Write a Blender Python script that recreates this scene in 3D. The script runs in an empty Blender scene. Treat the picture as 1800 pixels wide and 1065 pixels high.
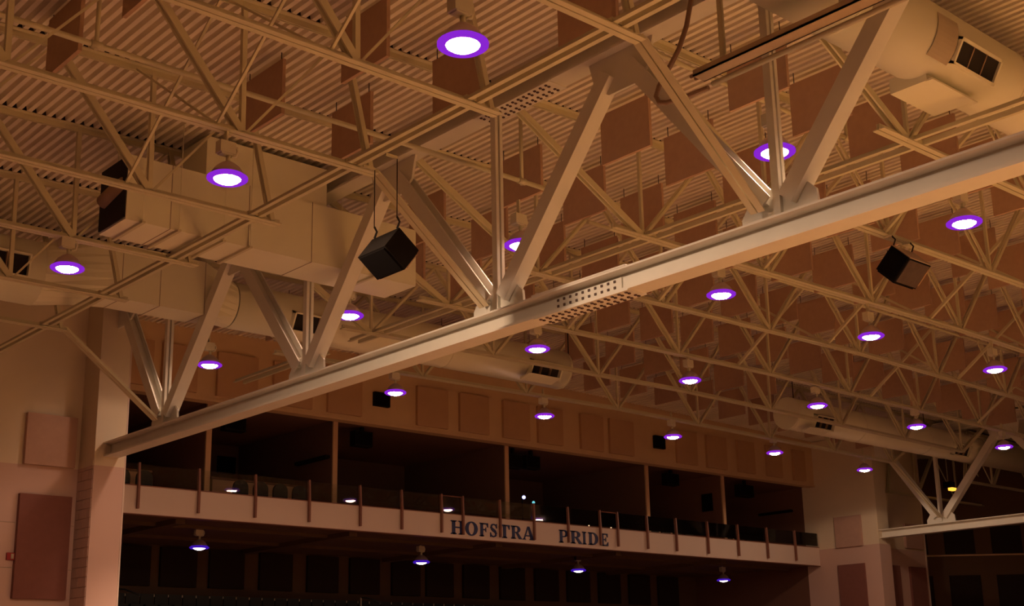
import bpy, math, random
from mathutils import Vector, Matrix
random.seed(7)
# ---------------------------------------------------------------- frame of reference
S = 1.4            # metres per layout unit
OZ = 4.0           # the viewer's eye stands 4 layout units above the court floor
def W(p):
    return Vector((p[0]*S, p[1]*S, (p[2]+OZ)*S))
scene = bpy.context.scene
col = scene.collection
# ---------------------------------------------------------------- camera
cam = bpy.data.cameras.new('camera'); cam_o = bpy.data.objects.new('camera', cam); col.objects.link(cam_o)
cam.sensor_fit = 'HORIZONTAL'; cam.sensor_width = 36.0; cam.lens = 36.0*2277.37/1800.0
cam.shift_y = (606.28-532.5)/1800.0
cam.clip_start = 0.05; cam.clip_end = 500
r_ = Vector((0.74659642, -0.66499957, -0.01921894)); u_ = Vector((-0.1554864, -0.20250777, 0.9668581)); f_ = Vector((0.6468522, 0.71886451, 0.25458996))
m = Matrix((r_, u_, -f_)).transposed().to_4x4(); m.translation = W((0, 0, 0))
cam_o.matrix_world = m
scene.camera = cam_o
# ---------------------------------------------------------------- world, exposure
world = bpy.data.worlds.new('world'); scene.world = world; world.use_nodes = True
bg = world.node_tree.nodes['Background']
bg.inputs[0].default_value = (1.0, 0.40, 0.13, 1); bg.inputs[1].default_value = 0.020
scene.view_settings.view_transform = 'Standard'; scene.view_settings.look = 'None'
scene.view_settings.gamma = 1.0; scene.view_settings.use_curve_mapping = False
scene.view_settings.exposure = 0.0
LENS_STRENGTH = 110.0
BEAM_WATTS = 3600.0
BEAM_COLOR = (1.0, 0.62, 0.40)
LENS_COLOR = (1.0, 0.60, 0.40)
SPILL = {(6.25,11.33): 950, (6.15,7.36): 350, (10.3,7.36): 200, (14.05,7.36): 200, (10.75,19.85): 60, (30.81,19.85): 330}     # watts of added sideways light, by lamp
scene.cycles.max_bounces = 6; scene.cycles.diffuse_bounces = 4; scene.cycles.sample_clamp_indirect = 4.0
# ---------------------------------------------------------------- materials
def mat(name, c, rough=0.6, metal=0.0, var=0.06, scale=3.0, spec=0.4):
    m = bpy.data.materials.new(name); m.use_nodes = True
    nt = m.node_tree; b = nt.nodes['Principled BSDF']
    b.inputs['Roughness'].default_value = rough; b.inputs['Metallic'].default_value = metal
    b.inputs['Specular IOR Level'].default_value = spec
    tc = nt.nodes.new('ShaderNodeTexCoord'); n = nt.nodes.new('ShaderNodeTexNoise'); n.inputs['Scale'].default_value = scale; n.inputs['Detail'].default_value = 3
    mix = nt.nodes.new('ShaderNodeMix'); mix.data_type = 'RGBA'
    mix.inputs[6].default_value = (*[max(0, v*(1-var)) for v in c], 1); mix.inputs[7].default_value = (*[min(1, v*(1+var)) for v in c], 1)
    nt.links.new(tc.outputs['Object'], n.inputs['Vector']); nt.links.new(n.outputs['Fac'], mix.inputs[0]); nt.links.new(mix.outputs[2], b.inputs['Base Color'])
    return m
def emit(name, c, s):
    m = bpy.data.materials.new(name); m.use_nodes = True; nt = m.node_tree; nt.nodes.clear()
    e = nt.nodes.new('ShaderNodeEmission'); e.inputs[0].default_value = (*c, 1); e.inputs[1].default_value = s
    o = nt.nodes.new('ShaderNodeOutputMaterial'); nt.links.new(e.outputs[0], o.inputs[0]); return m
def two_tone(name, lo, hi, z_units):
    m = mat(name, hi, 0.75, var=0.04, scale=1.2); nt = m.node_tree; b = nt.nodes['Principled BSDF']
    g = nt.nodes.new('ShaderNodeNewGeometry'); sx = nt.nodes.new('ShaderNodeSeparateXYZ'); gt = nt.nodes.new('ShaderNodeMath'); gt.operation = 'GREATER_THAN'
    gt.inputs[1].default_value = (z_units+OZ)*S; mx = nt.nodes.new('ShaderNodeMix'); mx.data_type = 'RGBA'
    mx.inputs[6].default_value = (*lo, 1); old = b.inputs['Base Color'].links[0].from_socket
    nt.links.new(g.outputs['Position'], sx.inputs[0]); nt.links.new(sx.outputs['Z'], gt.inputs[0]); nt.links.new(gt.outputs[0], mx.inputs[0]); nt.links.new(old, mx.inputs[7]); nt.links.new(mx.outputs[2], b.inputs['Base Color'])
    return m
M = {}
M['steel'] = mat('cream_painted_joist_steel', (0.65, 0.60, 0.41), 0.45)
M['girder'] = mat('white_painted_girder_steel', (0.78, 0.76, 0.68), 0.45)
M['deck'] = mat('painted_roof_deck', (0.86, 0.79, 0.66), 0.6, scale=0.8)
M['duct'] = mat('painted_duct_metal', (0.85, 0.83, 0.64), 0.5, scale=1.0)
M['seam'] = mat('duct_seam_grey', (0.40, 0.33, 0.25), 0.6)
M['baffle'] = mat('brown_baffle_fabric', (0.53, 0.355, 0.25), 0.95, var=0.1, scale=8)
M['wall'] = two_tone('two_tone_block_paint', (0.60, 0.42, 0.36), (0.72, 0.62, 0.47), 3.95)
M['pink'] = mat('pinkish_wall_panel_fabric', (0.50, 0.33, 0.27), 0.95, var=0.08, scale=6)
M['maroon'] = mat('maroon_wall_panel_fabric', (0.22, 0.09, 0.075), 0.95, var=0.1, scale=6)
M['fascia'] = mat('cream_upper_wall_paint', (0.60, 0.42, 0.25), 0.8)
M['fpanel'] = mat('tan_brown_fabric_panel', (0.49, 0.31, 0.18), 0.95)
M['white'] = mat('balcony_front_white', (0.66, 0.54, 0.47), 0.7, var=0.02)
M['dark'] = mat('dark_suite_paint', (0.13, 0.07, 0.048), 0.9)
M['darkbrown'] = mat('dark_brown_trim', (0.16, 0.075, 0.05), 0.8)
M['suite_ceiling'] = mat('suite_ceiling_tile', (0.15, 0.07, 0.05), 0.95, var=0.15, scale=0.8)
M['black'] = mat('black_speaker_lacquer', (0.008, 0.006, 0.005), 0.8, spec=0.1)
M['grille'] = mat('black_speaker_cloth', (0.005, 0.004, 0.004), 0.95, var=0.3, scale=40, spec=0.05)
M['greyface'] = mat('worn_grey_speaker_side', (0.10, 0.07, 0.06), 0.45, var=0.35, scale=7)
M['toplit'] = mat('lamplit_speaker_top', (0.42, 0.32, 0.26), 0.5)  # paler than the cabinet: lamp light on the top put into the colour
M['rail'] = mat('brown_railing_metal', (0.22, 0.09, 0.06), 0.45)
M['navy'] = mat('navy_letter_enamel', (0.016, 0.028, 0.12), 0.5, var=0.02)
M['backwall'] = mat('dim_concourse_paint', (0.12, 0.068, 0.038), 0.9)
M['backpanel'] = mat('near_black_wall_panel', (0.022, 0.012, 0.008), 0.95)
M['floor'] = mat('maple_court_floor', (0.82, 0.59, 0.26), 0.5, scale=0.5)
M['concrete'] = mat('sealed_concrete_floor', (0.36, 0.22, 0.15), 0.7, scale=0.5)
M['carpet'] = mat('dark_carpet', (0.06, 0.03, 0.025), 0.95)
M['seat'] = mat('black_seat_plastic', (0.008, 0.010, 0.009), 0.6)
M['tag'] = mat('pale_number_plate', (0.45, 0.38, 0.28), 0.6)
M['red'] = mat('red_alarm_plastic', (0.35, 0.02, 0.02), 0.5)
M['tray'] = mat('tan_tray_metal', (0.50, 0.38, 0.25), 0.5)
M['loop'] = mat('brown_conduit', (0.30, 0.19, 0.12), 0.5)
M['cable'] = mat('black_cable', (0.02, 0.015, 0.012), 0.7)
M['hole'] = mat('dark_cavity_shade', (0.02, 0.015, 0.012), 0.9)  # near-black stands in for shade inside duct openings and deck flutes
M['insul'] = mat('tan_insulation_wrap', (0.40, 0.27, 0.18), 0.9, var=0.2)
M['reflector'] = mat('lamp_reflector_aluminium', (0.55, 0.42, 0.40), 0.4, 0.3)
M['bolt'] = mat('dark_bolt_heads', (0.10, 0.06, 0.05), 0.6)
M['lens'] = emit('lamp_lens_glow', LENS_COLOR, LENS_STRENGTH)
M['fringe'] = emit('lamp_violet_fringe_glow', (0.26, 0.02, 0.66), 0.95)  # violet camera fringing around the lens, built as a glow
M['lens_low'] = emit('balcony_lamp_lens_glow', (1.0, 0.85, 0.9), 12.0)
M['fringe_low'] = emit('balcony_lamp_fringe_glow', (0.06, 0.01, 0.55), 0.7)  # same violet fringing for the balcony lamps
M['amber'] = emit('amber_bulb_glow', (1.0, 0.42, 0.04), 2.0)
M['blue'] = emit('blue_white_bulb_glow', (0.45, 0.45, 1.0), 2.5)
M['cyan'] = emit('cyan_screen_glow', (0.2, 0.75, 0.85), 0.9)
M['redled'] = emit('red_standby_glow', (0.9, 0.12, 0.03), 0.7)
M['warmdot'] = emit('warm_bulb_glow', (1.0, 0.6, 0.3), 1.2)
gl = bpy.data.materials.new('clear_railing_glass'); gl.use_nodes = True; nt = gl.node_tree; nt.nodes.clear()
_t = nt.nodes.new('ShaderNodeBsdfTransparent'); _t.inputs[0].default_value = (0.93, 0.95, 0.94, 1); _g = nt.nodes.new('ShaderNodeBsdfGlossy'); _g.inputs['Roughness'].default_value = 0.02
_f = nt.nodes.new('ShaderNodeFresnel'); _f.inputs[0].default_value = 1.45; _mx = nt.nodes.new('ShaderNodeMixShader'); _o = nt.nodes.new('ShaderNodeOutputMaterial')
nt.links.new(_f.outputs[0], _mx.inputs[0]); nt.links.new(_t.outputs[0], _mx.inputs[1]); nt.links.new(_g.outputs[0], _mx.inputs[2]); nt.links.new(_mx.outputs[0], _o.inputs[0])
M['glass'] = gl
# ---------------------------------------------------------------- mesh helpers (layout units)
BASE = {}
class MB:
    def __init__(self): self.v = []; self.f = []; self.smooth = []
    def quad_box(self, c8):
        n = len(self.v); self.v += [tuple(c) for c in c8]
        for q in ((0,3,2,1),(4,5,6,7),(0,1,5,4),(1,2,6,5),(2,3,7,6),(3,0,4,7)): self.f.append(tuple(n+i for i in q))
        return self
    def box(self, a, b):
        (x0,y0,z0),(x1,y1,z1) = a,b
        return self.quad_box([(x0,y0,z0),(x1,y0,z0),(x1,y1,z0),(x0,y1,z0),(x0,y0,z1),(x1,y0,z1),(x1,y1,z1),(x0,y1,z1)])
    def bar(self, p0, p1, w, h, side=None, off=(0,0), w1=None, h1=None):
        """box beam from p0 to p1; w along 'side', h along the third axis; off = shift along both"""
        p0 = Vector(p0); p1 = Vector(p1); d = (p1-p0).normalized()
        s = Vector(side) if side is not None else (Vector((0,0,1)) if abs(d.z) < .9 else Vector((0,1,0))).cross(d)
        s = (s - d*s.dot(d)).normalized(); t = d.cross(s)
        c = []
        for p, ww, hh in ((p0,w,h),(p1,w1 or w,h1 or h)):
            o = p + s*off[0] + t*off[1]
            c += [o-s*ww/2-t*hh/2, o+s*ww/2-t*hh/2, o+s*ww/2+t*hh/2, o-s*ww/2+t*hh/2]
        return self.quad_box(c)
    def hbeam(self, p0, p1, d, b, tf=.022, tw=.016, side=(1,0,0)):
        """H section: flanges at +-d/2 along 'side', flange breadth b"""
        self.bar(p0,p1,tf,b,side,(d/2-tf/2,0)); self.bar(p0,p1,tf,b,side,(-d/2+tf/2,0)); self.bar(p0,p1,d-2*tf,tw,side); return self
    def tube(self, pts, r, n=8, caps=True):
        pts = [Vector(p) for p in pts]; base = len(self.v); up = None
        for i, p in enumerate(pts):
            d = (pts[min(i+1,len(pts)-1)]-pts[max(i-1,0)]).normalized()
            if up is None: up = Vector((0,0,1)) if abs(d.z) < .9 else Vector((1,0,0))
            s = d.cross(up).normalized(); t = s.cross(d).normalized(); up = t
            rr = r[i] if isinstance(r,(list,tuple)) else r
            for k in range(n):
                a = 2*math.pi*k/n; self.v.append(tuple(p + s*rr*math.cos(a) + t*rr*math.sin(a)))
        for i in range(len(pts)-1):
            for k in range(n):
                a = base+i*n+k; b = base+i*n+(k+1)%n; self.smooth.append(len(self.f)); self.f.append((a,b,b+n,a+n))
        if caps:
            self.f.append(tuple(base+k for k in range(n))[::-1]); e = base+(len(pts)-1)*n; self.f.append(tuple(e+k for k in range(n)))
        return self
    def lathe(self, prof, n=20, c=(0,0,0)):
        base = len(self.v)
        for r, z in prof:
            for k in range(n):
                a = 2*math.pi*k/n; self.v.append((c[0]+r*math.cos(a), c[1]+r*math.sin(a), c[2]+z))
        for i in range(len(prof)-1):
            for k in range(n):
                a = base+i*n+k; b = base+i*n+(k+1)%n; self.smooth.append(len(self.f)); self.f.append((a,b,b+n,a+n))
        return self
    def prism(self, poly, f0, f1):
        """polygon of 2-D points lifted by f0 and f1 to the two faces"""
        n = len(self.v); k = len(poly)
        self.v += [tuple(f0(p)) for p in poly] + [tuple(f1(p)) for p in poly]
        self.f.append(tuple(range(n,n+k))); self.f.append(tuple(range(n+2*k-1,n+k-1,-1)))
        for i in range(k): j = (i+1)%k; self.f.append((n+i,n+k+i,n+k+j,n+j))
        return self
    def mesh(self, name, m, base):
        me = bpy.data.meshes.new(name); me.from_pydata([W(v)-base for v in self.v], [], self.f)
        for i in self.smooth: me.polygons[i].use_smooth = True
        me.materials.append(M[m]); me.validate(); me.update(); return me
    def build(self, name, m, parent=None, loc=None):
        if parent is not None: base = BASE[parent.name]
        else:
            if loc is None:
                xs = [v[0] for v in self.v]; ys = [v[1] for v in self.v]; loc = ((min(xs)+max(xs))/2, (min(ys)+max(ys))/2, min(v[2] for v in self.v))
            base = W(loc)
        o = bpy.data.objects.new(name, self.mesh(name, m, base)); col.objects.link(o)
        if parent is not None: o.parent = parent
        else: o.location = base
        BASE[o.name] = base
        return o
def thing(name, label, cat, loc, group=None):
    o = bpy.data.objects.new(name, None); o.empty_display_size = .2; col.objects.link(o); o.location = W(loc); BASE[o.name] = W(loc)
    return tag(o, label, cat, group)
def tag(o, label, cat, group=None):
    o['label'] = label; o['category'] = cat
    if group: o['group'] = group
    return o
def struct(o): o['kind'] = 'structure'; return o
def copy_tree(o, loc, label=None):
    kids = {}
    for c in ALLKIDS(o): kids.setdefault(c.parent.name, []).append(c)
    def rec(s, parent):
        c = s.copy(); col.objects.link(c)
        if parent is not None: c.parent = parent
        for k in kids.get(s.name, []): rec(k, c)
        return c
    r = rec(o, None); r.location = W(loc); BASE[r.name] = W(loc)
    if label: r['label'] = label
    return r
def ALLKIDS(o):
    out = []
    for c in CH.get(o.name, []): out.append(c); out += ALLKIDS(c)
    return out
CH = {}
_ob = MB.build
def _b(self, name, m, parent=None, loc=None):
    o = _ob(self, name, m, parent, loc)
    if parent is not None: CH.setdefault(parent.name, []).append(o)
    return o
MB.build = _b
ORD = ['first','second','third','fourth','fifth','sixth','seventh','eighth','ninth','tenth','eleventh','twelfth','thirteenth','fourteenth','fifteenth','sixteenth','seventeenth','eighteenth','nineteenth','twentieth']
def ordw(n):
    if n <= 20: return ORD[n-1]
    t, u = divmod(n, 10); T = {2:'twent',3:'thirt',4:'fort'}[t]
    return T+'ieth' if u == 0 else T+'y-'+ORD[u-1]
# ---------------------------------------------------------------- key levels
YB = 24.12                       # balcony front plane
PY = 21.95                       # pier fronts
def zl_top(x): return 7.36-.025*(10-x)
def zr_top(x): return 7.64-.022*abs(x-22.2)
def z_top(x): return zl_top(x) if x < 10.2 else (zr_top(x) if x < 34.5 else 7.36)
def zr_bc(x): return 6.03-.010*(21-x) if x < 21 else 6.03-.012*(x-21)
ZL = 5.70
JY = [19.85, 17.7, 15.57, 13.45, 11.33, 9.23, 7.2, 5.05]
# ---------------------------------------------------------------- roof deck and floor
d = MB(); x = -6.0; prof = []
while x < 60:
    z = z_top(x)+.012
    prof += [(x, z), (x+.058, z), (x+.073, z+.085), (x+.112, z+.085)]; x += .128
for (px, pz) in prof: d.v += [(px, -22, pz), (px, 31.0, pz)]
for i in range(len(prof)-1): d.f.append((2*i, 2*i+1, 2*i+3, 2*i+2))
struct(d.build('ceiling', 'deck', loc=(10, 12, 7.3)))
struct(MB().box((10.5,-12,-4.2),(20,8.5,-4.0)).build('floor', 'floor'))  # unseen floor pieces, extents and tones shaped for the bounce light
struct(MB().box((-14,-24,-4.25),(62,34,-4.06)).build('floor_seating', 'carpet'))
struct(MB().box((-12,-22,-4.2),(10.4,18,-4.02)).build('floor_concrete', 'concrete'))
# ---------------------------------------------------------------- walls and piers
wl = struct(MB().box((-12,22.6,-4.0),(9.69,23.1,7.40)).build('wall_left', 'wall'))
for z in (2.92, 2.14, 1.37): MB().box((-12,22.585,z),(9.69,22.6,z+.008)).build('control_joint', 'seam', wl)
pl = struct(MB().box((9.69,PY,-4.0),(10.28,24.6,7.36)).build('wall_left_pier', 'wall'))
zz = 1.30; kk = 0
while zz < 3.9:                                            # block courses on the pier's narrow side
    cuts = [PY+.015, PY+.33, 22.595] if kk % 2 else [PY+.015, PY+.17, PY+.48, 22.595]
    for a, b in zip(cuts, cuts[1:]): MB().box((9.678,a+.004,zz+.006),(9.70,b-.004,zz+.166)).build('block', 'wall', pl)
    zz += .172; kk += 1
MB().box((10.26,PY-.006,-4),(10.288,PY+.02,7.3)).build('corner_bead', 'white', pl)
rp = struct(MB().box((34.5,PY,-4.0),(35.1,24.6,7.36)).build('wall_right_pier', 'wall'))
MB().quad_box([(35.09,PY+.02,-4),(35.09,22.6,-4),(35.45,22.6,-4),(35.2,PY+.2,-4),(35.09,PY+.02,3.6),(35.09,22.6,3.6),(35.30,22.6,3.95),(35.12,PY+.2,3.95)]).build('haunch', 'wall', rp)
wr = struct(MB().box((35.1,22.6,-4.0),(38.15,23.0,7.36)).build('wall_right', 'wall'))
MB().box((38.12,22.58,-4),(38.18,23.02,7.36)).build('corner_bead', 'white', wr)
struct(MB().box((-12,23.1,-4),(-11.6,24.6,7.4)).build('wall_left_return', 'wall'))
# upper wall above the suites
wu = struct(MB().box((10.28,YB,5.97),(34.5,YB+.25,7.66)).build('wall_upper', 'fascia'))
MB().box((10.28,YB-.03,5.93),(34.5,YB+.25,5.985)).build('edge_strip', 'fascia', wu)
for i, (a, b) in enumerate([(10.7,11.75),(11.95,12.75),(13.22,14.2),(14.6,15.6),(16.02,16.95),(18.56,19.5),(19.88,20.82),(21.3,22.2),(22.5,23.38),(24.05,24.9),(25.16,26.1),(27.9,28.78),(29.22,30.12),(30.65,31.45),(32.04,32.8),(33.4,34.0)]):
    p = MB().box((a,YB-.085,6.06),(b,YB-.002,7.02)).build('wall_panel', 'fpanel', None)
    tag(p, 'tan fabric wall panel, %s from the left above the suites' % ORD[i], 'wall panel', 'fabric panels on the upper wall')
for i, a in enumerate([(17.3,17.74,6.37,6.70),(26.96,27.38,6.39,6.75)]):
    t = thing('wall_speaker', ['black square speaker box set in the upper wall under a lamp, left one', 'black square speaker box set in the upper wall, right one'][i], 'speaker', ((a[0]+a[1])/2, YB-.1, a[2]), 'square speakers in the upper wall')
    MB().box((a[0],YB-.10,a[2]),(a[1],YB-.004,a[3])).build('cabinet', 'black', t)
    MB().box((a[0]+.02,YB-.115,a[2]+.02),(a[1]-.02,YB-.10,a[3]-.02)).build('grille', 'grille', t)
# balcony front, slab, suites
bf = struct(MB().box((10.28,YB,3.456),(34.5,YB+.18,4.01)).build('wall_balcony_front', 'white'))
MB().box((10.28,YB-.012,4.01),(34.5,YB+.2,4.03)).build('cap_strip', 'rail', bf)
MB().box((10.28,YB-.01,3.44),(34.5,YB+.18,3.456)).build('edge_strip', 'rail', bf)
struct(MB().box((10.0,YB+.18,3.60),(34.9,29.4,3.72)).build('floor_balcony', 'carpet'))
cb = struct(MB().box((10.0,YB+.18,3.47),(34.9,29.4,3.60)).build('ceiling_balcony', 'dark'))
for x in (12.6, 16.9, 21.3, 25.6, 30.0): MB().box((x,YB+.3,3.36),(x+.22,29.2,3.47)).build('beam', 'backwall', cb)
for y in (25.3, 27.4): MB().box((10.3,y,3.40),(34.5,y+.12,3.47)).build('beam', 'backwall', cb)
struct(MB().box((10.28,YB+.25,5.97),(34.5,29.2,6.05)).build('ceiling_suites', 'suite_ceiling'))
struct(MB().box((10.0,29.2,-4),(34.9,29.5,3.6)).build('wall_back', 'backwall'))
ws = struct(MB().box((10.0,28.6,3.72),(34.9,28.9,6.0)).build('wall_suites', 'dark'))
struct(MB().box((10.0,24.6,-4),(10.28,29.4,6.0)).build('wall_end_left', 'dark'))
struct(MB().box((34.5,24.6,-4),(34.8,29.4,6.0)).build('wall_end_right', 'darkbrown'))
for i, x in enumerate((13.2, 16.4, 21.62, 26.87, 30.2)):
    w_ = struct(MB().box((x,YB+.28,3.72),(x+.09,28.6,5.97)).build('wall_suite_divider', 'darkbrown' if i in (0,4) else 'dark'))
    MB().box((x-.012,YB+.24,3.72),(x+.11,YB+.285,5.97)).build('end_trim', 'fpanel', w_)
# wall panels
def panel(name, a, b, m, label, cat='wall panel', group=None):
    return tag(MB().box(a, b).build(name, m), label, cat, group)
panel('wall_panel',(8.66,22.50,3.955),(9.58,22.598,4.875),'pink','pinkish square panel high on the left wall, above the maroon one')
panel('wall_panel',(8.63,22.50,1.62),(9.57,22.598,3.43),'maroon','tall maroon panel on the left wall beside the small red alarm')
panel('wall_panel',(34.42,22.5,3.94),(34.498,23.44,4.88),'pink','pinkish square panel on the right pier, beside its corner')
panel('wall_panel',(34.42,22.5,1.63),(34.498,23.44,3.41),'maroon','tall maroon panel low on the right pier')
panel('wall_panel',(36.95,22.52,4.0),(37.95,22.598,4.78),'pink','pinkish panel behind the right girder end')
panel('wall_panel',(35.95,22.52,1.65),(36.45,22.598,3.42),'maroon','narrow maroon panel right of the right pier corner')
panel('wall_panel',(37.05,22.52,1.65),(37.95,22.598,3.42),'maroon','maroon panel at the far end of the wall right of the pier')
al = thing('fire_alarm','small red fire alarm with a pale strobe on the left wall','alarm',(8.57,22.55,2.26))
MB().box((8.50,22.545,2.27),(8.635,22.599,2.395)).build('housing','red',al)
MB().box((8.565,22.53,2.29),(8.61,22.546,2.375)).build('strobe_lens','tag',al)
for i, x in enumerate((13.45,14.68,16.0,17.42,18.85,20.2,21.6,22.8,24.15,25.56,26.96,28.32,29.7,31.1,32.5)):
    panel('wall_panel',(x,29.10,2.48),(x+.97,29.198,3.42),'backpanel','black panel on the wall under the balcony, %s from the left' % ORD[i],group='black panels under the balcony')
# diagonal corner wall beyond the right girder
P0 = Vector((38.0,26.0,0)); dv = Vector((.743,-.669,0)); nv = Vector((-.669,-.743,0))
def cw(t, n, z): p = P0+dv*t+nv*n; return (p.x,p.y,z)
def cwbox(t0,t1,n0,n1,z0,z1): return MB().quad_box([cw(t0,n1,z0),cw(t1,n1,z0),cw(t1,n0,z0),cw(t0,n0,z0),cw(t0,n1,z1),cw(t1,n1,z1),cw(t1,n0,z1),cw(t0,n0,z1)])
wc = struct(cwbox(-3,22,-.3,0,-4,7.4).build('wall_corner','backwall'))
cwbox(-3,22,0,.06,4.0,4.05).build('ledge','fascia',wc)
for i in range(9):
    t0 = 2.2+i*1.62
    tag(cwbox(t0,t0+1.02,0,.06,4.08,5.0).build('wall_panel','backpanel'),'dark panel above the ledge on the corner wall beyond the right girder, %s from the left' % ORD[i],'wall panel','dark panels above the corner ledge')
    tag(cwbox(t0+.05,t0+1.1,0,.06,1.7,3.35).build('wall_panel','backpanel'),'dark panel below the ledge on the corner wall beyond the right girder, %s from the left' % ORD[i],'wall panel','dark panels below the corner ledge')
# ---------------------------------------------------------------- girders
def girder(gx, label, y_end, y0, nodes, tops, detail=True):
    t = thing('roof_girder', label, 'girder', (gx, y_end, 4.1))
    zb, zt = 4.117, 4.369
    b = MB().box((gx-.14,y0,zb),(gx+.14,y_end,zb+.026)).box((gx-.17,y0,zt-.022),(gx+.17,y_end,zt)).box((gx-.009,y0,zb+.026),(gx+.009,y_end,zt-.022)); b.build('bottom_chord','girder',t)
    b = MB(); b.hbeam((gx,y0,7.14),(gx,y_end,7.14), .28, .279, .026, .018, side=(0,0,1)); b.build('top_chord','girder',t)
    for yn in nodes:
        g = MB(); poly = [(yn-.46,zt),(yn+.46,zt),(yn+.46,zt+.12),(yn+.30,zt+.34),(yn-.30,zt+.34),(yn-.44,zt+.2)]
        g.prism(poly, lambda p: (gx-.018,p[0],p[1]), lambda p: (gx+.018,p[0],p[1])); g.build('gusset_plate','girder',t)
        b = MB(); b.bar((gx-.038,yn,zt+.05),(gx-.038,yn,6.99),.045,.09,(1,0,0)); b.bar((gx+.038,yn,zt+.05),(gx+.038,yn,6.99),.045,.09,(1,0,0)); b.build('post','girder',t)
    for yt in tops:
        g = MB(); poly = [(yt-.5,7.0),(yt+.5,7.0),(yt+.42,6.68),(yt+.2,6.52),(yt-.2,6.52),(yt-.42,6.68)]
        g.prism(poly, lambda p: (gx-.018,p[0],p[1]), lambda p: (gx+.018,p[0],p[1])); g.build('gusset_plate','girder',t)
        for yn in nodes:
            if abs(yn-yt) > 2.6: continue
            A = Vector((gx,yt,6.98)); B = Vector((gx,yn,zt+.02)); u = (B-A).normalized()
            A = A+u*.28; B = B-u*.20
            b = MB()
            if yn < yt: b.hbeam(A,B,.205,.195,.02,.016)          # falls towards the viewer's side
            else: b.bar(A,B,.20,.19,(1,0,0))
            b.build('diagonal','girder',t)
    if detail:
        for (ys, zc, wz) in ((9.82,4.25,.13),):
            MB().box((gx-.026,ys-.55,zc-wz/2),(gx+.026,ys+.55,zc+wz/2)).build('web_splice_plate','girder',t)
            MB().box((gx-.15,ys-.75,zb-.018),(gx+.15,ys+.75,zb)).build('flange_splice_plate','girder',t)
            MB().box((gx-.175,ys-.75,zt),(gx+.175,ys+.75,zt+.018)).build('flange_splice_plate','girder',t)
            k = MB()
            for i in range(10):
                for zz in (zc-.035, zc+.035): k.box((gx-.037,ys-.45+i*.1-.014,zz-.014),(gx-.026,ys-.45+i*.1+.014,zz+.014))
            for i in range(14):
                for xx in (-.10,-.05,.05,.10): k.box((gx+xx-.014,ys-.68+i*.104-.014,zb-.032),(gx+xx+.014,ys-.68+i*.104+.014,zb-.018))
            o = k.build('bolt_heads','bolt',t); o['kind'] = 'stuff'
        MB().box((gx-.15,10.2,6.982),(gx+.15,11.6,7.0)).build('flange_splice_plate','girder',t)
        k = MB()
        for i in range(13):
            for xx in (-.10,-.05,.05,.10): k.box((gx+xx-.014,10.3+i*.1-.014,6.968),(gx+xx+.014,10.3+i*.1+.014,6.982))
        o = k.build('bolt_heads','bolt',t); o['kind'] = 'stuff'
    return t
NB = [19.93,15.57,11.33,7.13,2.9,-1.3]; NT = [21.75,17.72,13.48,9.15,5.0,.8]
girder(10.0, 'big white roof girder crossing the whole picture from the left pier', PY+.02, -4, NB, NT)
girder(34.7, 'white roof girder resting on the right pier corner', PY+.02, -4, NB, NT, False)
# ---------------------------------------------------------------- roof joists
def angles(mb, p0, p1, w=.062, gap=.016, th=.014, up=1):
    """back to back angles: flat legs outside, standing legs beside the gap"""
    p0 = Vector(p0); p1 = Vector(p1)
    for s in (-1,1):
        mb.bar(p0,p1,w,th,(0,1,0),(s*(gap/2+w/2),0)); q = Vector((0,0,up*w/2))
        mb.bar(p0+q,p1+q,th,w,(0,1,0),(s*(gap/2+th/2),0))
def web(mb, p0, p1, w=.05, gap=.016):
    for s in (-1,1): mb.bar(p0,p1,.022,w,(0,1,0),(s*(gap/2+.026),0))
def left_joist(kick):
    y = 0
    t = thing('roof_joist','x','joist',(0,0,ZL))
    b = MB(); angles(b,(-4,y,zl_top(-4)),(9.95,y,zl_top(9.95)),up=-1,w=.075); b.build('top_chord','steel',t)
    b = MB(); b.bar((-4,y-.055,zl_top(-4)+.057),(9.95,y-.055,zl_top(9.95)+.057),.02,.08,(0,1,0)); b.build('flute_shade_strip','hole',t)  # dark strip painting the shade inside the flutes over the chord
    b = MB(); angles(b,(-4,y,ZL),(8.17,y,ZL),w=.062); b.build('bottom_chord','steel',t)
    for xb in (6.4,3.9,1.4,-1.1):
        b = MB(); web(b,(xb-1.25,y,zl_top(xb)-.04),(xb-.02,y,ZL+.03),.085); b.build('diagonal','steel',t)
        b = MB(); b.bar((xb+.04,y,ZL+.03),(xb+1.25,y,zl_top(xb+1.25)-.04),.03,.026,(0,1,0)); b.build('web_rod','steel',t)
        b = MB(); b.bar((xb,y,ZL+.03),(xb-.02,y,zl_top(xb)-.03),.055,.055,(0,1,0)); b.build('post','steel',t)
    b = MB(); web(b,(7.68,y,zl_top(7.68)-.03),(8.06,y,ZL+.03),.06); b.build('post','steel',t)
    if kick:
        b = MB(); angles(b,(8.13,y,ZL+.01),(9.81,y+.06,4.44),w=.075); b.build('kicker_brace','steel',t)
    return t
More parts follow.
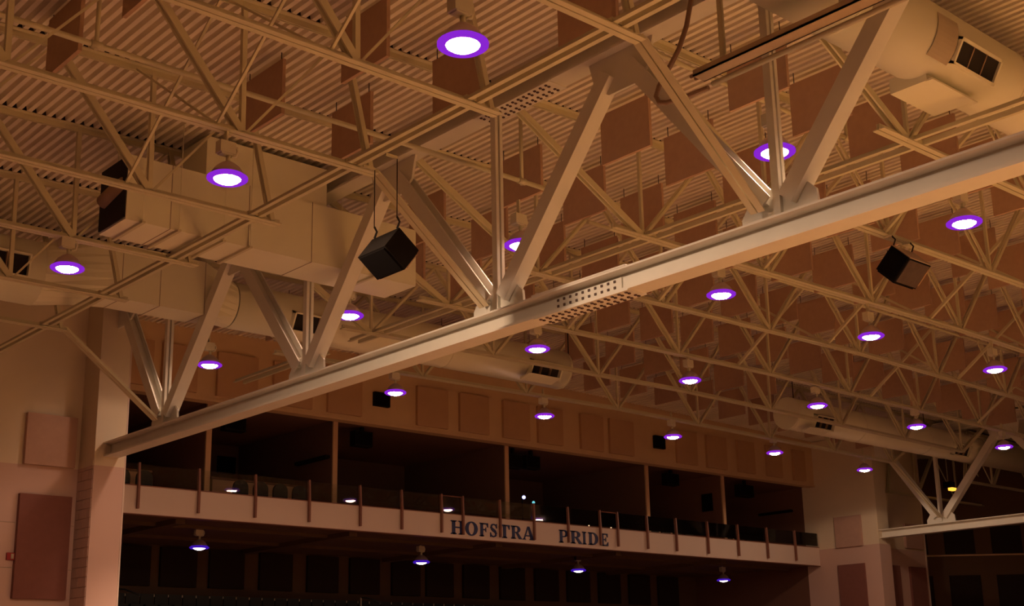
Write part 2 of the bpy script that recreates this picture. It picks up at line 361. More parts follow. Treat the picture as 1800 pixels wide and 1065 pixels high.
def right_joist(kick):
    y = 0
    t = thing('roof_joist','x','joist',(12,0,6.0))
    xs = [10.05]+[10.1+i*1.22 for i in range(1,20)]+[34.6]
    b = MB()
    for a, c in ((10.05,22.2),(22.2,34.62)): angles(b,(a,y,z_top(max(a,10.21))),(c,y,zr_top(min(c,34.4))),up=-1,w=.075)
    b.build('top_chord','steel',t)
    b = MB()
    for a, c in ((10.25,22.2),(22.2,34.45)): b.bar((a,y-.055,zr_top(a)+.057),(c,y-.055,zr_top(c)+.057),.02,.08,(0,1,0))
    b.build('flute_shade_strip','hole',t)  # flute shade painted as dark strips here too
    b = MB()
    for a, c in ((12.05,21),(21,32.3)): angles(b,(a,y,zr_bc(a)),(c,y,zr_bc(c)),w=.066)
    b.build('bottom_chord','steel',t)
    b = MB(); web(b,(10.15,y,7.30),(12.6,y,zr_bc(12.6)+.02),.09); b.build('end_diagonal','steel',t)
    b = MB(); web(b,(34.5,y,7.30),(32.25,y,zr_bc(32.25)+.02),.09); b.build('end_diagonal','steel',t)
    for k in range(8):
        xb = 12.65+2.8*k
        if k: b = MB(); web(b,(xb-1.4,y,zr_top(xb-1.4)-.04),(xb-.02,y,zr_bc(xb)+.02),.05 if k%2 else .06); b.build('diagonal','steel',t)
        if k < 7: b = MB(); web(b,(xb+1.4,y,zr_top(xb+1.4)-.04),(xb+.02,y,zr_bc(xb)+.02),.045); b.build('diagonal','steel',t)
        b = MB(); b.bar((xb,y,zr_bc(xb)+.03),(xb,y,zr_top(xb)-.03),.045,.045,(0,1,0)); b.build('post','steel',t)
    if kick:
        b = MB(); angles(b,(32.25,y,zr_bc(32.25)+.01),(34.53,y,4.52),w=.06); b.build('kicker_brace','steel',t)
    return t
def place(proto, loc, label): return copy_tree(proto, loc, label)
LJ = {True: None, False: None}; RJ = {True: None, False: None}
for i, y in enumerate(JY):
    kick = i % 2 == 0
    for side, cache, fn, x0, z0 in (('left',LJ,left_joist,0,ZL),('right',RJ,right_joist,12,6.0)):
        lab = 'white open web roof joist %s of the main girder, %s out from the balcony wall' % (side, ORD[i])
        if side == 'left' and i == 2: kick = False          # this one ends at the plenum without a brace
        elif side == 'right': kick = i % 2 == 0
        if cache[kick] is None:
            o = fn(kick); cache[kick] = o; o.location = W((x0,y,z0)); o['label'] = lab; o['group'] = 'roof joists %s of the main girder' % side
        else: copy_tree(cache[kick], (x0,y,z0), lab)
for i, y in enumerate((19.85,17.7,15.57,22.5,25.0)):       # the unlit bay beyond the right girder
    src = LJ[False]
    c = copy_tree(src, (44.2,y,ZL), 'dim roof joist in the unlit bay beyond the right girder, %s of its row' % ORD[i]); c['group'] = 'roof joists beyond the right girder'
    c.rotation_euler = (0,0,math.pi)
# struts along the joists' bottom chord ends
def strut(x, z, dx, spans, label):
    t = thing('bracing_strut', label, 'brace', (x,13,z), 'long bracing struts beside the main girder')
    for y0, y1 in spans:
        for s in (-1,1):
            b = MB(); b.bar((x+s*dx,y0,z),(x+s*dx,y1,z),.055,.014,(1,0,0)); b.bar((x+s*dx-s*.02,y0,z+.03),(x+s*dx-s*.02,y1,z+.03),.014,.06,(1,0,0)); b.build('angle','steel',t)
    for y in JY: MB().box((x-dx-.03,y-.06,z+.006),(x+dx+.03,y+.06,z+.05)).build('batten_plate','steel',t)
strut(7.80,5.725,.063,((-4,22.4),),'paired angle strut running left of the main girder under the joists')
strut(12.8,5.965,.11,((-4,18.42),(19.36,22.4)),'paired angle strut running right of the main girder under the joists')
# crossed bridging between neighbouring joists
def bridging(x, ztop, zbot, w, label):
    t = thing('cross_bridging', label, 'brace', (x,12,zbot), 'crossed bridging rods between roof joists')
    for a, b_ in zip(JY, JY[1:]):
        if a > 17 and a < 20 or a < 7.3 or (x < 9 and a > 15): continue       # ducts fill these bays
        b = MB(); b.bar((x,b_+.03,ztop),(x,a-.03,zbot),w,w); b.build('rod','steel',t)
        b = MB(); b.bar((x+.05,a-.03,ztop),(x+.05,b_+.03,zbot),w*.8,w*.8); b.build('rod','steel',t)
bridging(6.1,7.2,5.75,.03,'thin crossed bridging rods left of the girder, the row nearer the girder')
bridging(3.0,7.13,5.75,.03,'thin crossed bridging rods left of the girder, the row farther from the girder')
for i, x in enumerate((15.3,20.0,24.6,29.2)):
    bridging(x,zr_top(x)-.06,zr_bc(x)+.05,.05,'crossed bridging between joists right of the girder, %s row out from the girder' % ORD[i])
# ---------------------------------------------------------------- high bay lamps
def lamp_proto(lens, fringe):
    t = thing('high_bay_lamp','x','lamp',(0,0,0),'high bay lamps')
    b = MB(); b.lathe([(.0,-.055),(.05,-.051),(.10,-.036),(.138,-.010),(.142,.004)],24); b.build('lens',lens,t)
    b = MB(); b.lathe([(.142,-.008),(.188,-.024),(.213,-.006),(.213,.014),(.178,.038)],24); b.build('violet_fringe_ring',fringe,t)  # added glowing ring imitating the violet fringe of the lens, no lamp part
    b = MB(); b.lathe([(.178,.034),(.168,.06),(.13,.12),(.075,.165),(.05,.18),(.0,.181)],24); b.lathe([(.142,.003),(.172,.036)],24); b.build('reflector','reflector',t)
    b = MB(); b.tube([(0,0,.17),(0,0,.27)],.024,8); b.build('stem','steel',t)
    b = MB(); b.box((-.12,-.055,.27),(.06,.055,.40)); b.box((-.10,-.045,.255),(.03,.045,.27)); b.build('ballast_box','steel',t)
    b = MB(); b.tube([(.06,0,.36),(.10,0,.37),(.11,0,.33),(.09,0,.27),(.03,0,.25)],.014,6); b.build('conduit_elbow','steel',t)
    b = MB(); b.bar((-.03,0,.40),(-.03,0,.60),.05,.02,(0,1,0)); b.build('hanger_bracket','steel',t)
    return t
LR = {7.36:[(6.15,5.06),(10.3,5.24),(14.05,5.33)],11.33:[(6.25,5.17),(10.38,5.33),(14.29,5.42),(18.12,5.43),(22.15,5.46)],15.57:[(6.35,5.30),(10.73,5.44),(14.59,5.53),(18.54,5.54),(22.61,5.57),(26.44,5.57),(30.44,5.52)],19.85:[(10.75,5.52),(14.78,5.57),(18.76,5.59),(22.9,5.60),(26.8,5.62),(30.81,5.56)]}
rown = {7.36:'row farthest from the balcony',11.33:'third row out from the balcony',15.57:'second row out from the balcony',19.85:'row nearest the balcony'}
lp = None
for y, lst in LR.items():
    for i, (x, z) in enumerate(lst):
        lab = 'glowing high bay lamp, %s from the left in the %s' % (ORD[i], rown[y])
        if lp is None: lp = lamp_proto('lens','fringe'); lp.location = W((x,y,z)); lp['label'] = lab
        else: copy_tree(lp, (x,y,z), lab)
# unseen lamps added for lighting, carrying the lamp grid on over the court
n_ = 0
for y, xs in ((11.33,(26.1,30.4)),(7.3,(18.3,22.3,26.2,30.4)),(3.1,(6.3,10.6,14.4,18.4,22.3,26.2,30.4)),(-1.1,(6.3,10.6,14.4,18.4,22.3,26.2)),(-5.3,(10.6,14.4,18.4,22.3,26.2)),(-9.5,(10.6,14.4,18.4,22.3,26.2))):
    n_ += 1
    for i, x in enumerate(xs):
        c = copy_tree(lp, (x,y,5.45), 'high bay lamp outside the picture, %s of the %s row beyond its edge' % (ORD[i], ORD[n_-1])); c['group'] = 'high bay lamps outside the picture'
# every high bay lamp's narrow downward beam
_bl = bpy.data.lights.new('lamp_beam','SPOT'); _bl.energy = BEAM_WATTS; _bl.color = BEAM_COLOR; _bl.spot_size = math.radians(72); _bl.spot_blend = .8; _bl.shadow_soft_size = .19
for c in [o for o in col.objects if o.name.startswith('high_bay_lamp')]:
    l_ = bpy.data.objects.new('lamp_beam', _bl); col.objects.link(l_); l_.parent = c; l_.location = (0,0,-.085*S)
# added wide spots under six lamps, to brighten the girder web and piers
for c in [o for o in col.objects if o.name.startswith('high_bay_lamp')]:
    u_x, u_y = c.location.x/S, c.location.y/S
    e_ = SPILL.get((round(u_x,2), round(u_y,2)), 0)
    if e_:
        q_ = bpy.data.lights.new('added_spill','SPOT'); q_.energy = e_; q_.color = (1.0, .66, .42); q_.spot_size = math.radians(172); q_.spot_blend = .1; q_.shadow_soft_size = .19
        l_ = bpy.data.objects.new('added_spill', q_); col.objects.link(l_); l_.parent = c; l_.location = (0,0,-.085*S)
lb = lamp_proto('lens_low','fringe_low')
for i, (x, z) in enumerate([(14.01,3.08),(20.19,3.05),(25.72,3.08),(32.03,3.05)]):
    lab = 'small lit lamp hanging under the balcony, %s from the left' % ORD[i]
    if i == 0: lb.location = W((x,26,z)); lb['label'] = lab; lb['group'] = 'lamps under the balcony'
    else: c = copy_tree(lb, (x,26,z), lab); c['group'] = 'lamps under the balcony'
# ---------------------------------------------------------------- hanging acoustic baffles
bp = None
def baffle(x, yc, zb, lab, group):
    global bp
    if bp is None:
        bp = tag(MB().box((-.022,-.425,0),(.022,.425,.70)).build('hanging_baffle','baffle',None,(0,0,0)), lab, 'baffle', group)
        b = MB()
        for s in (-.36,.36): b = MB(); b.tube([(0,s,.68),(0,s,.86)],.006,5); b.build('hanger_wire','cable',bp)
        bp.location = W((x,yc,zb)); return bp
    o = bp.copy(); col.objects.link(o); o.location = W((x,yc,zb)); o['label'] = lab; o['group'] = group
    for k in CH[bp.name]: c = k.copy(); col.objects.link(c); c.parent = o
    return o
GAP = [(20.9,'balcony wall','first'),(18.95,'first','second'),(16.75,'second','third'),(14.65,'third','fourth'),(12.52,'fourth','fifth'),(10.5,'fifth','sixth'),(8.38,'sixth','seventh'),(6.25,'seventh','eighth')]
GTX = ['between the balcony wall and the first joist'] + ['between the %s and %s joists from balcony' % (a, b) for _, a, b in GAP[1:]]
for j, (yc, a, b) in enumerate(GAP):
    for i in range(18):
        x = 11.5+1.25*i
        if yc < 7: continue
        if j == 1 and (x < 18.6 or x > 25.9): continue      # the round ducts run here
        baffle(x, yc, z_top(x)-.84, 'brown baffle, %s right of main girder, %s' % (ORD[i], GTX[j]), 'hanging baffles right of the main girder')
for x, y, lab in ((8.65,12.55,'brown baffle left of the girder, behind the kicker brace above the loudspeaker'),(7.35,12.5,'brown baffle hanging right above the brightest lamp on the left'),(4.9,12.52,'brown baffle at the far left under the top corner of the picture'),
                  (8.76,10.6,'brown baffle hanging directly below the topmost lamp'),(7.45,10.58,'brown baffle at the top, left of the topmost lamp'),(4.95,10.75,'brown baffle cut by the top edge, left part of the picture'),(8.8,8.5,'brown baffle cut by the top edge, beside the girder')):
    baffle(x, y, 6.5, lab, 'hanging baffles left of the main girder')
# ---------------------------------------------------------------- ducts
def round_duct(t, y, z, r, x0, x1, seams):
    b = MB(); b.tube([(x0,y,z),(x1,y,z)],r,28); b.build('duct_body','duct',t)
    for x in seams: b = MB(); b.tube([(x-.012,y,z),(x+.012,y,z)],r+.008,28); b.build('seam_band','duct',t)
    for x in seams[::2]: b = MB(); b.tube([(x+.3,y,z+r-.02),(x+.3,y,z_top(x))],.012,6); b.build('hanger_rod','cable',t)
def register(t, x, y, z, r, th, w, h, stick=.10):
    """louvred outlet box on the duct, facing down and outward"""
    c = math.cos(th); s_ = math.sin(th)
    def P(a, n, k): return (x+a, y-(r+n)*c+k*s_, z-(r+n)*s_-k*c)   # a along duct, n outward, k downward across
    def bx(a0,a1,n0,n1,k0,k1): return MB().quad_box([P(a0,n0,k0),P(a1,n0,k0),P(a1,n1,k0),P(a0,n1,k0),P(a0,n0,k1),P(a1,n0,k1),P(a1,n1,k1),P(a0,n1,k1)])
    f = MB()
    for q in ((-w/2,-w/2+.03,-.1,stick,-h/2,h/2),(w/2-.03,w/2,-.1,stick,-h/2,h/2),(-w/2,w/2,-.1,stick,-h/2,-h/2+.03),(-w/2,w/2,-.1,stick,h/2-.03,h/2)): f.quad_box(bx(*q).v)
    o = f.build('register_frame','duct',t)
    bx(-w/2+.03,w/2-.03,-.02,.02,-h/2+.03,h/2-.03).build('register_throat','hole',o)
    for i in range(2):
        a = -w/2+.03+(w-.06)*(i+1)/3
        bx(a-.006,a+.006,.02,stick-.02,-h/2+.03,h/2-.03).build('louver','insul',o)
d1 = thing('round_duct','large round cream duct at the top right, with a louvred outlet','duct',(20,6.55,6.35))
round_duct(d1, 6.58, 6.74, .43, 8.6, 40, [10.4,13.6,16.8,20,23.2,26.4,29.6,32.8])
register(d1, 12.5, 6.58, 6.74, .43, .52, .86, .30, .05)
b = MB(); n = 10
for i in range(n+1):
    a = math.radians(180-8+62*i/n); b.v += [(11.66,6.58+.448*math.cos(a),6.74+.448*math.sin(a)),(12.06,6.58+.448*math.cos(a),6.74+.448*math.sin(a))]
for i in range(n): b.f.append((2*i,2*i+1,2*i+3,2*i+2))
b.build('collar_plate','seam',d1)
MB().box((11.95,6.50,6.24),(12.85,6.95,6.42)).build('outlet_box','duct',d1)
MB().box((11.93,6.42,6.22),(12.87,6.50,6.24)).build('outlet_flange','duct',d1)
d2 = thing('round_duct','round cream duct behind the main girder, ending in a louvred outlet','duct',(13,18.15,5.72))
round_duct(d2, 18.9, 6.36, .40, 10.54, 18.34, [12.4,15.2,18.3])
b = MB(); b.tube([(18.33,18.9,6.36),(18.35,18.9,6.36)],.385,28); b.build('end_cap','duct',d2)
d2b = thing('round_duct','round cream duct far right, starting in the middle of the far joists','duct',(32,18.15,5.72))
round_duct(d2b, 18.9, 6.41, .40, 26.1, 42, [26.14,29,32.2,35.2])
for x, t_ in ((11.97,d2),(17.54,d2),(27.1,d2b),(33.7,d2b)): register(t_, x, 18.9, 6.36 if t_ is d2 else 6.41, .40, .45, .83, .35)
for x, t_ in ((17.4,d2),(26.7,d2b)): MB().quad_box([(x-.5,18.3,5.975),(x+.35,18.3,5.975),(x+.35,18.56,5.90),(x-.5,18.56,5.90),(x-.5,18.3,5.995),(x+.35,18.3,5.995),(x+.35,18.56,5.95),(x-.5,18.56,5.95)]).build('outlet_flap','duct',t_)
# transition and left continuation
d3 = thing('duct_transition','boxy cream duct transition left of the main girder, under the plenum','duct',(8.5,17.75,5.4))
b = MB(); b.box((8.45,18.53,5.99),(9.89,19.15,6.89)); b.build('box_section','duct',d3)
def loft(xa, xb, yc, zc, r):
    b = MB(); k = 24
    for i in range(k):
        a = 2*math.pi*i/k-math.pi*3/4; ca, sa = math.cos(a), math.sin(a); q = max(abs(ca),abs(sa)); b.v.append((xa, 18.84+.31*ca/q, 6.44+.45*sa/q))
    for i in range(k):
        a = 2*math.pi*i/k-math.pi*3/4; b.v.append((xb, yc+r*math.cos(a), zc+r*math.sin(a)))
    for i in range(k): j = (i+1)%k; b.f.append((i,j,k+j,k+i))
    b.build('taper','duct',d3)
loft(8.45,7.24,19.03,6.29,.50); loft(9.89,10.52,18.9,6.36,.40)
b = MB(); b.tube([(-2,19.03,6.29),(7.25,19.03,6.29)],.50,28); b.build('round_section','duct',d3)
register(d3, 6.45, 19.03, 6.29, .50, .15, 1.04, .37)
for x in (8.45,9.1,9.89): MB().box((x-.004,18.523,5.983),(x+.004,19.16,6.895)).build('seam_band','seam',d3)
# plenum through the girder panel
pn = thing('air_plenum','large rectangular cream air plenum hanging left of the girder above the speaker','duct',(9,15.2,5.85))
b = MB(); b.box((6.69,14.68,5.80),(11.30,15.46,6.68)); b.build('plenum_box','duct',pn)
MB().box((7.8,14.72,6.68),(9.72,15.42,7.26)).build('riser_box','duct',pn)
for x in (7.3,8.45,9.46): MB().box((x-.004,14.673,5.793),(x+.004,15.465,6.685)).build('seam_band','seam',pn)
for x in (6.90,7.40,8.05,8.45,10.5):
    b = MB(); b.bar((x,14.60,5.782),(x,15.48,5.782),.045,.03,(1,0,0)); b.build('trapeze_angle','steel',pn)
    for yy in (14.62,15.472): b = MB(); b.tube([(x,yy,5.79),(x,yy,7.26)],.006,6); b.build('hanger_rod','duct',pn)
MB().box((6.67,14.70,5.83),(6.695,15.44,6.66)).build('open_mouth','hole',pn)
b = MB(); b.tube([(6.70,14.78,6.30),(6.67,15.0,6.26),(6.66,15.3,6.20)],[.10,.10,.10],14); b.build('insulated_branch','insul',pn)
# ---------------------------------------------------------------- pipes, tray, conduit
def pipe(y, z, x0, x1, label, drops):
    t = thing('sprinkler_pipe', label, 'pipe', (x0,y,z))
    b = MB(); b.tube([(x0,y,z),(x1,y,z)],.032,10); b.build('pipe_run','steel',t)
    for x in drops:
        b = MB(); b.tube([(x,y,z-.05),(x,y,z_top(x))],.026,8); b.build('riser','steel',t)
        b = MB(); b.tube([(x-.06,y,z),(x+.06,y,z)],.045,10); b.build('tee_fitting','steel',t)
pipe(11.8,6.457,-3,11.5,'sprinkler pipe crossing over the main girder with one tee riser',(10.85,4.95))
pipe(8.97,7.04,10.2,15.0,'short sprinkler pipe beside the girder at the upper right',(14.2,))
pipe(13.2,6.9,13.5,33.5,'long sprinkler pipe among the joists right of the girder',(16.4,20.8,25.2,29.6))
tr = thing('cable_tray','narrow cable tray and conduits beside the girder at the top','tray',(9.5,5,5.9))
MB().box((9.38,1.0,5.90),(9.56,7.62,5.92)).build('tray_base','tray',tr)
for xx in (9.38,9.545): MB().box((xx,1.0,5.90),(xx+.015,7.62,5.97)).build('tray_side','tray',tr)
b = MB(); b.tube([(9.60,1.0,5.86),(9.60,7.55,5.86)],.03,8); b.build('conduit','steel',tr)
for xx, zz in ((9.44,5.945),(9.51,5.945)): b = MB(); b.tube([(xx,1.0,zz),(xx,7.70,zz)],.02,6); b.build('conduit','loop',tr)
for yy in (7.3,5.9,4.5): MB().box((9.46,yy-.03,5.98),(9.49,yy+.03,7.0)).build('tray_hanger','steel',tr)
hk = MB(); hk.tube([(9.4,7.55,7.0),(9.4,7.6,6.76),(9.4,7.68,6.5),(9.4,7.80,6.28),(9.4,7.97,6.10),(9.4,8.09,5.98),(9.4,8.14,5.88),(9.4,8.10,5.80),(9.4,8.0,5.76),(9.4,7.75,5.73),(9.4,7.45,5.72)],.026,8)
tag(hk.build('conduit_loop','loop'),'bent brown conduit loop hanging at the end of the cable tray','conduit')
# ---------------------------------------------------------------- hanging loudspeakers
def speaker(A, e1, e2, e3, label, top, side, clamp):
    """cabinet with corner A and edge vectors e1 (long), e2, e3"""
    A, e1, e2, e3 = Vector(A), Vector(e1), Vector(e2), Vector(e3)
    ctr = A+(e1+e2+e3)/2
    t = thing('hanging_loudspeaker', label, 'speaker', ctr, 'hanging loudspeakers')
    b = MB(); b.quad_box([A,A+e1,A+e1+e2,A+e2,A+e3,A+e1+e3,A+e1+e2+e3,A+e2+e3]); b.build('cabinet','black',t)
    n = e3.normalized()*.02
    def face(o, p, q, m, name, out, ins=.05):
        a = o+p*ins+q*ins; p2 = p*(1-2*ins); q2 = q*(1-2*ins)
        b = MB(); b.quad_box([a,a+p2,a+p2+q2,a+q2,a+out,a+p2+out,a+p2+q2+out,a+q2+out]); b.build(name,m,t)
    face(A+e3,e1,e2,'grille','front_grille',n)
    face(A+(e2 if side > 0 else Vector((0,0,0))),e1,e3,'greyface' if label.startswith('black and grey') else 'grille','side_panel',(e2.normalized() if side > 0 else -e2.normalized())*.012)
    face(A,e2,e3,'grille','end_panel',-e1.normalized()*.012)
    face(A,e1,e2,'toplit' if label.startswith('black and grey') else 'black','top_panel',-e3.normalized()*.012,.02)  # grey speaker's top paled to imitate the nearby lamp's light
    for q in (A+e1*.08, A+e1*.92):
        b = MB(); b.tube([q-e3*.02,q-e3.normalized()*.06+Vector((0,0,.04)),q+Vector((0,0,.14))],.012,6); b.build('rigging_hook','cable',t)
        b = MB(); b.tube([q+Vector((0,0,.12)),(q.x,q.y,top)],.006,5); b.build('suspension_cable','cable',t)
        b = MB(); b.bar((q.x,q.y,top),(clamp[0] or q.x,clamp[1] or q.y,top),.03,.02,(0,0,1)); b.build('beam_clamp','steel',t)
    b = MB(); b.bar(A+e2+e3*.15+e1*.97+e2.normalized()*.014,A+e2+e3*.85+e1*.97+e2.normalized()*.014,.018,.01); b.build('edge_glint_strip','fpanel',t)  # tan strip painting an orange glint on the cabinet edge
    return t
c_, s_ = math.cos(.653), math.sin(.653)
speaker((8.027,11.226,4.862),(0,-.503,0),(c_*.341,0,-s_*.341),(-s_*.317,0,-c_*.317),'black angled loudspeaker hanging by cables left of the main girder',5.695,1,(7.87,None))
k = 1.133; c_, s_ = math.cos(.788), math.sin(.788)
T = Vector((13.486,8.034,5.109))*k
speaker(T,(.481*k,0,0),(0,-c_*.317*k,-s_*.317*k),(0,s_*.342*k,-c_*.342*k),'black and grey loudspeaker hanging under a joist right of the girder',5.945,1,(None,9.23))
# ---------------------------------------------------------------- balcony railing and sign
rl = thing('balcony_railing','brown posts with clear glass along the white balcony front','railing',(22,YB,3.55))
PX = [11.58,12.91,14.24,15.59,16.95,18.12,19.30,19.96,21.15,22.29,23.49,24.67,25.34,26.51,27.70,29.06,30.43,31.81,33.2]
for x in PX:
    b = MB(); b.box((x-.022,YB-.09,3.55),(x+.022,YB-.026,4.06)); b.bar((x,YB-.058,4.05),(x-.012,YB-.05,4.47),.042,.06,(1,0,0)); b.build('post','rail',rl)
ends = [10.32]+PX+[34.48]
for a, c in zip(ends, ends[1:]):
    MB().box((a+.03,YB-.018,4.06),(c-.03,YB-.010,4.45)).build('glass_panel','glass',rl)
for a, c in ((19.30,19.96),(24.67,25.34)): b = MB(); b.tube([(a,YB-.03,4.44),(c,YB-.03,4.44)],.014,6); b.build('gate_rail','rail',rl)
# letters
def stroke(path, widths):
    out = []
    for (p, q, w0, w1) in zip(path, path[1:], widths, widths[1:]):
        dx, dz = q[0]-p[0], q[1]-p[1]; L = math.hypot(dx,dz) or 1; nx, nz = -dz/L, dx/L
        out.append([(p[0]-nx*w0/2,p[1]-nz*w0/2),(q[0]-nx*w1/2,q[1]-nz*w1/2),(q[0]+nx*w1/2,q[1]+nz*w1/2),(p[0]+nx*w0/2,p[1]+nz*w0/2)])
    return out
def ring(cx, cz, ro, ri, a0, a1, n=14):
    o = []
    for i in range(n):
        a = math.radians(a0+(a1-a0)*i/n); b = math.radians(a0+(a1-a0)*(i+1)/n)
        o.append([(cx+ro[0]*math.cos(a),cz+ro[1]*math.sin(a)),(cx+ro[0]*math.cos(b),cz+ro[1]*math.sin(b)),(cx+ri[0]*math.cos(b),cz+ri[1]*math.sin(b)),(cx+ri[0]*math.cos(a),cz+ri[1]*math.sin(a))])
    return o
def R(x0,z0,x1,z1): return [(x0,z0),(x1,z0),(x1,z1),(x0,z1)]
def stem(x0, x1, lo=True, hi=True, s=.1):
    o = [R(x0,0,x1,1)]
    if lo: o += [[(x0-s,0),(x1+s,0),(x1+s,.05),(x1,.11),(x0,.11),(x0-s,.05)]]
    if hi: o += [[(x0-s,1),(x0-s,.95),(x0,.89),(x1,.89),(x1+s,.95),(x1+s,1)]]
    return o
def glyph(ch):
    if ch == 'H': return stem(.1,.32)+stem(.68,.90)+[R(.32,.46,.68,.56)]
    if ch == 'O': return ring(.5,.5,(.5,.53),(.24,.44),0,360,28)
    if ch == 'F': return stem(.12,.38)+[R(.38,.90,.95,1.0),[(.95,1),(.95,.68),(.90,.68),(.78,.9)],R(.38,.46,.72,.56),[(.72,.70),(.72,.32),(.66,.42),(.66,.6)]]
    if ch == 'E': return stem(.12,.38)+[R(.38,.90,.92,1.0),[(.92,1),(.92,.70),(.87,.70),(.75,.9)],R(.38,.46,.70,.56),[(.70,.70),(.70,.32),(.64,.42),(.64,.6)],R(.38,0,.95,.10),[(.95,0),(.98,.32),(.92,.32),(.78,.1)]]
    if ch == 'S':
        path = [(.86,.74),(.80,.86),(.66,.94),(.48,.96),(.30,.92),(.19,.80),(.22,.66),(.38,.56),(.60,.47),(.78,.36),(.82,.22),(.72,.10),(.54,.04),(.34,.05),(.18,.14),(.12,.28)]
        w = [.06,.09,.10,.10,.13,.18,.21,.23,.23,.21,.18,.13,.10,.10,.09,.06]
        return stroke(path,w)+[R(.84,.66,.92,1.0),R(.06,0,.14,.34)]
    if ch == 'T': return stem(.38,.62,True,False)+[R(.02,.90,.98,1.0),[(.02,1),(.02,.66),(.08,.66),(.2,.9)],[(.98,1),(.98,.66),(.92,.66),(.8,.9)]]
    if ch == 'P': return stem(.1,.36)+ring(.55,.72,(.43,.28),(.18,.20),-90,90,14)+[R(.36,.92,.56,1.0),R(.36,.44,.56,.52)]
    if ch == 'R': return stem(.1,.34)+ring(.50,.73,(.38,.27),(.14,.19),-90,90,14)+[R(.34,.92,.52,1.0),R(.34,.46,.52,.54)]+[[(.42,.50),(.64,.50),(1.0,.06),(1.0,0),(.76,0)]]
    if ch == 'A': return [[(.42,1.02),(.58,1.02),(.95,.05),(.68,.05)],[(.42,1.02),(.48,.92),(.16,.04),(.07,.04)],R(.22,.26,.72,.35),[(-.02,0),(.26,0),(.26,.05),(.17,.1),(.07,.1),(-.02,.05)],[(.58,0),(1.02,0),(1.02,.05),(.94,.1),(.68,.1),(.58,.05)]]
    if ch == 'I': return stem(.3,.72,s=.22)
    if ch == 'D': return stem(.1,.34)+ring(.45,.5,(.52,.5),(.26,.41),-90,90,16)+[R(.34,.91,.46,1.0),R(.34,0,.46,.09)]
sg = thing('balcony_sign','navy serif lettering spelling HOFSTRA PRIDE on the white balcony front','sign',(22.3,YB,3.54))
LT = [('H',19.61,20.03),('O',20.06,20.45),('F',20.51,20.80),('S',20.84,21.09),('T',21.15,21.50),('R',21.54,21.89),('A',21.93,22.32),('P',23.19,23.51),('R',23.60,24.0),('I',24.02,24.18),('D',24.25,24.62),('E',24.70,25.0)]
for ch, x0, x1 in LT:
    b = MB()
    for poly in glyph(ch):
        fx = lambda p: x0+(x1-x0)*p[0]; fz = lambda p: 3.545+.325*p[1]
        b.prism(poly, lambda p: (fx(p),YB-.022,fz(p)), lambda p: (fx(p),YB-.001,fz(p)))
    b.build('letter','navy',sg)
# ---------------------------------------------------------------- suites: screens, counters, chairs, bulbs
def tv(x0, x1, z0, z1, y, label):
    t = thing('hanging_television', label, 'television', ((x0+x1)/2,y,z0), 'dark televisions in the suites')
    MB().box((x0,y,z0),(x1,y+.22,z1)).build('casing','black',t)
    MB().box((x0+.03,y-.008,z0+.04),(x1-.03,y,z1-.03)).build('screen','grille',t)
    MB().box(((x0+x1)/2-.04,y+.06,z1),((x0+x1)/2+.04,y+.14,5.97)).build('ceiling_bracket','black',t)
tv(13.76,14.27,5.48,5.78,24.6,'dark television hanging in the leftmost suites, half behind the girder')
tv(17.16,17.66,5.50,5.86,24.6,'dark television hanging from the ceiling of the wide left suite')
tv(21.92,22.42,5.44,5.80,24.6,'dark television by the divider of the middle suite, left of a pair')
tv(22.56,23.05,5.48,5.82,24.6,'dark television in the middle suite, right of a pair')
tv(28.04,28.56,5.52,5.86,24.6,'dark television hanging in the suite right of the lettering')
tv(31.35,32.02,5.46,5.82,24.6,'dark television hanging in the rightmost suite')
panel('wall_screen',(30.16,24.75,4.94),(30.199,25.14,5.46),'grille','black screen on the pale divider near the right suite','screen')
panel('wall_screen',(15.8,28.55,5.25),(16.3,28.6,5.68),'grille','black screen on the back wall of the left suite','screen')
st_ = struct(MB().box((16.75,28.56,3.72),(17.75,28.6,5.55)).build('door_1','backpanel'))
panel('wall_shelf',(16.28,24.5,5.10),(16.4,25.8,5.17),'black','dark shelf on the divider left of the wide suite','shelf')
panel('wall_shelf',(34.38,25.0,5.24),(34.5,26.3,5.31),'black','dark shelf on the end wall of the rightmost suite','shelf')
def chair():
    t = thing('lounge_chair','x','chair',(0,0,3.72),'dark chairs in the suites')
    MB().box((-.17,-.16,4.0),(.17,.17,4.07)).build('seat','seat',t)
    b = MB(); b.lathe([(0,0)],3); b = MB(); poly = [(-.18,4.05)]+[(.18*math.cos(a),4.30+.16*math.sin(a)) for a in [math.pi-math.pi*i/8 for i in range(9)]]+[(.18,4.05)]
    b.prism(poly, lambda p: (p[0],-.17,p[1]), lambda p: (p[0],-.11,p[1])); b.build('backrest','seat',t)
    for sx in (-.14,.14):
        for sy in (-.13,.13): MB().box((sx-.015,sy-.015,3.72),(sx+.015,sy+.015,4.0)).build('leg','seat',t)
    return t
ch0 = chair(); first = True
for sx0, n, nm in ((11.05,3,'leftmost suite'),(14.3,4,'second suite from the left'),(27.6,4,'suite right of the lettering'),(30.9,3,'rightmost suite')):
    for i in range(n):
        lab = 'dark chair, %s from left in the %s' % (ORD[i], nm); loc = (sx0+i*.5,24.95,3.72)
        if first: ch0.location = W(loc); ch0['label'] = lab; first = False
        else: copy_tree(ch0, loc, lab)
    ct = thing('suite_counter','low tan counter behind the chairs in the %s' % nm,'counter',(sx0+.8,25.7,3.72),'counters in the suites')
    MB().box((sx0-.25,25.6,3.72),(sx0+n*.5,25.9,4.56)).build('counter_body','fpanel',ct); MB().box((sx0-.29,25.56,4.56),(sx0+n*.5+.04,25.94,4.60)).build('counter_top','darkbrown',ct)
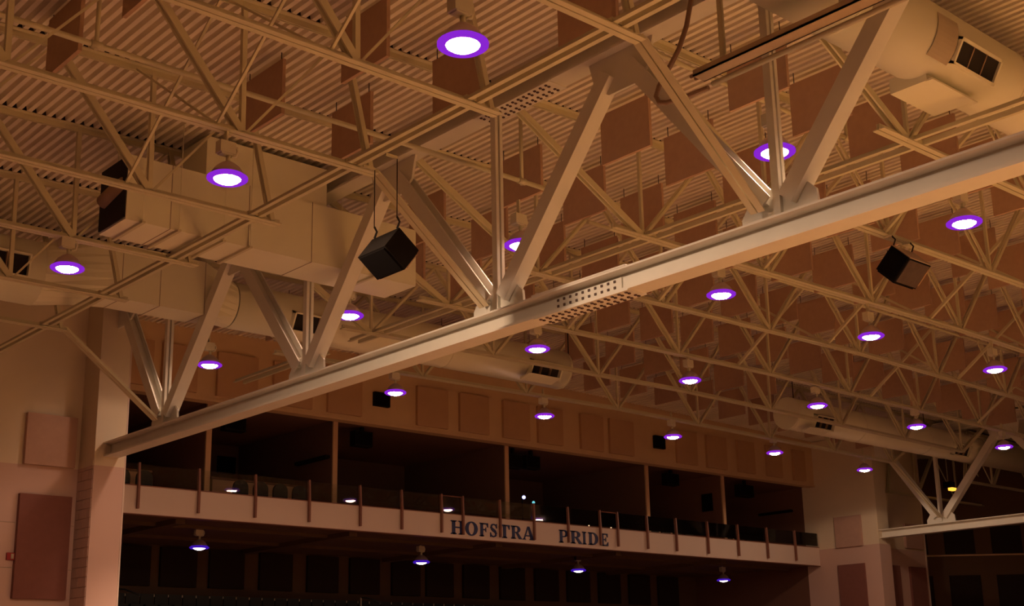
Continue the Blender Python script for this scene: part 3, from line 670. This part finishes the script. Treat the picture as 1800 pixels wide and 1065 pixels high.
def bulb(p, r, m, label, stand=None):
    t = thing('indicator_lamp', label, 'lamp', p); b = MB(); b.lathe([(0,-r),(r*.7,-r*.7),(r,0),(r*.7,r*.7),(0,r)],10,p); b.build('bulb',m,t)
    MB().box((p[0]-r*.6,p[1]+r*.5,p[2]-r*.6),(p[0]+r*.6,p[1]+r*1.6,p[2]+r*.6)).build('holder','black',t)
    if stand: MB().box((p[0]-.012,p[1]+r,stand),(p[0]+.012,p[1]+r+.024,p[2])).build('stand','black',t)
bulb((24.63,27,5.16),.055,'blue','small blue white light in the dark suite above the lettering',3.72)
bulb((25.0,27,5.04),.045,'cyan','small cyan light in the dark suite, right of the blue one',3.72)
bulb((31.6,25.9,5.90),.035,'redled','tiny red ceiling light in the suite right of the lettering')
bulb((24.42,YB+.12,4.06),.022,'warmdot','tiny warm light on the balcony ledge above letter D')
bulb((25.26,YB+.12,4.06),.022,'warmdot','tiny warm light on the balcony ledge right of the lettering')
fl = thing('floodlight','small amber floodlight glowing in the dark bay beyond the right girder','lamp',(38.6,21.7,5.8))
MB().box((38.45,21.65,5.95),(38.75,21.9,6.15)).build('housing','black',fl); MB().box((38.47,21.60,5.86),(38.73,21.75,5.95)).build('lens','amber',fl)
b = MB(); b.tube([(38.6,21.8,6.15),(38.6,21.8,7.3)],.015,6); b.build('stem','steel',fl)
# ---------------------------------------------------------------- seats under the balcony
sp_ = None
for i in range(36):
    x = 13.3+.36*i
    if sp_ is None:
        sp_ = thing('stadium_seat','black folding stadium seat in the top row under the balcony, first from the left','seat',(x,28.4,1.75),'stadium seats under the balcony')
        b = MB(); b.box((x-.16,28.40,1.95),(x+.16,28.45,2.235)); b.build('backrest','seat',sp_)
        b = MB(); b.box((x-.15,28.15,1.93),(x+.15,28.40,1.98)); b.build('seat_pan','seat',sp_)
        b = MB(); b.box((x-.17,28.2,1.72),(x-.13,28.42,1.93)); b.build('leg','seat',sp_)
        b = MB(); b.box((x+.165,28.39,2.17),(x+.185,28.41,2.225)); b.build('number_plate','tag',sp_)
    else: copy_tree(sp_, (x,28.4,1.75), 'black folding stadium seat in the top row under the balcony, %s from the left' % ordw(i+1))
MB_ = struct(MB().box((10.3,27.6,1.5),(34.5,29.2,1.72)).build('floor_riser','carpet'))
for i, (x, y) in enumerate(((13.05,27.9),(19.7,27.9))):
    t = thing('aisle_handrail', ['pale aisle handrail beside the left pier, under the balcony','pale aisle handrail between seats, under the balcony'][i], 'handrail', (x,y,1.72), 'aisle handrails')
    b = MB(); b.tube([(x,y,1.72),(x,y,2.28)],.022,8); b.build('post','tag',t)
    b = MB(); b.tube([(x,y,2.28),(x+.12,y-.1,2.27),(x+.35,y-.45,2.12)],.02,8); b.build('top_rail','seat',t)
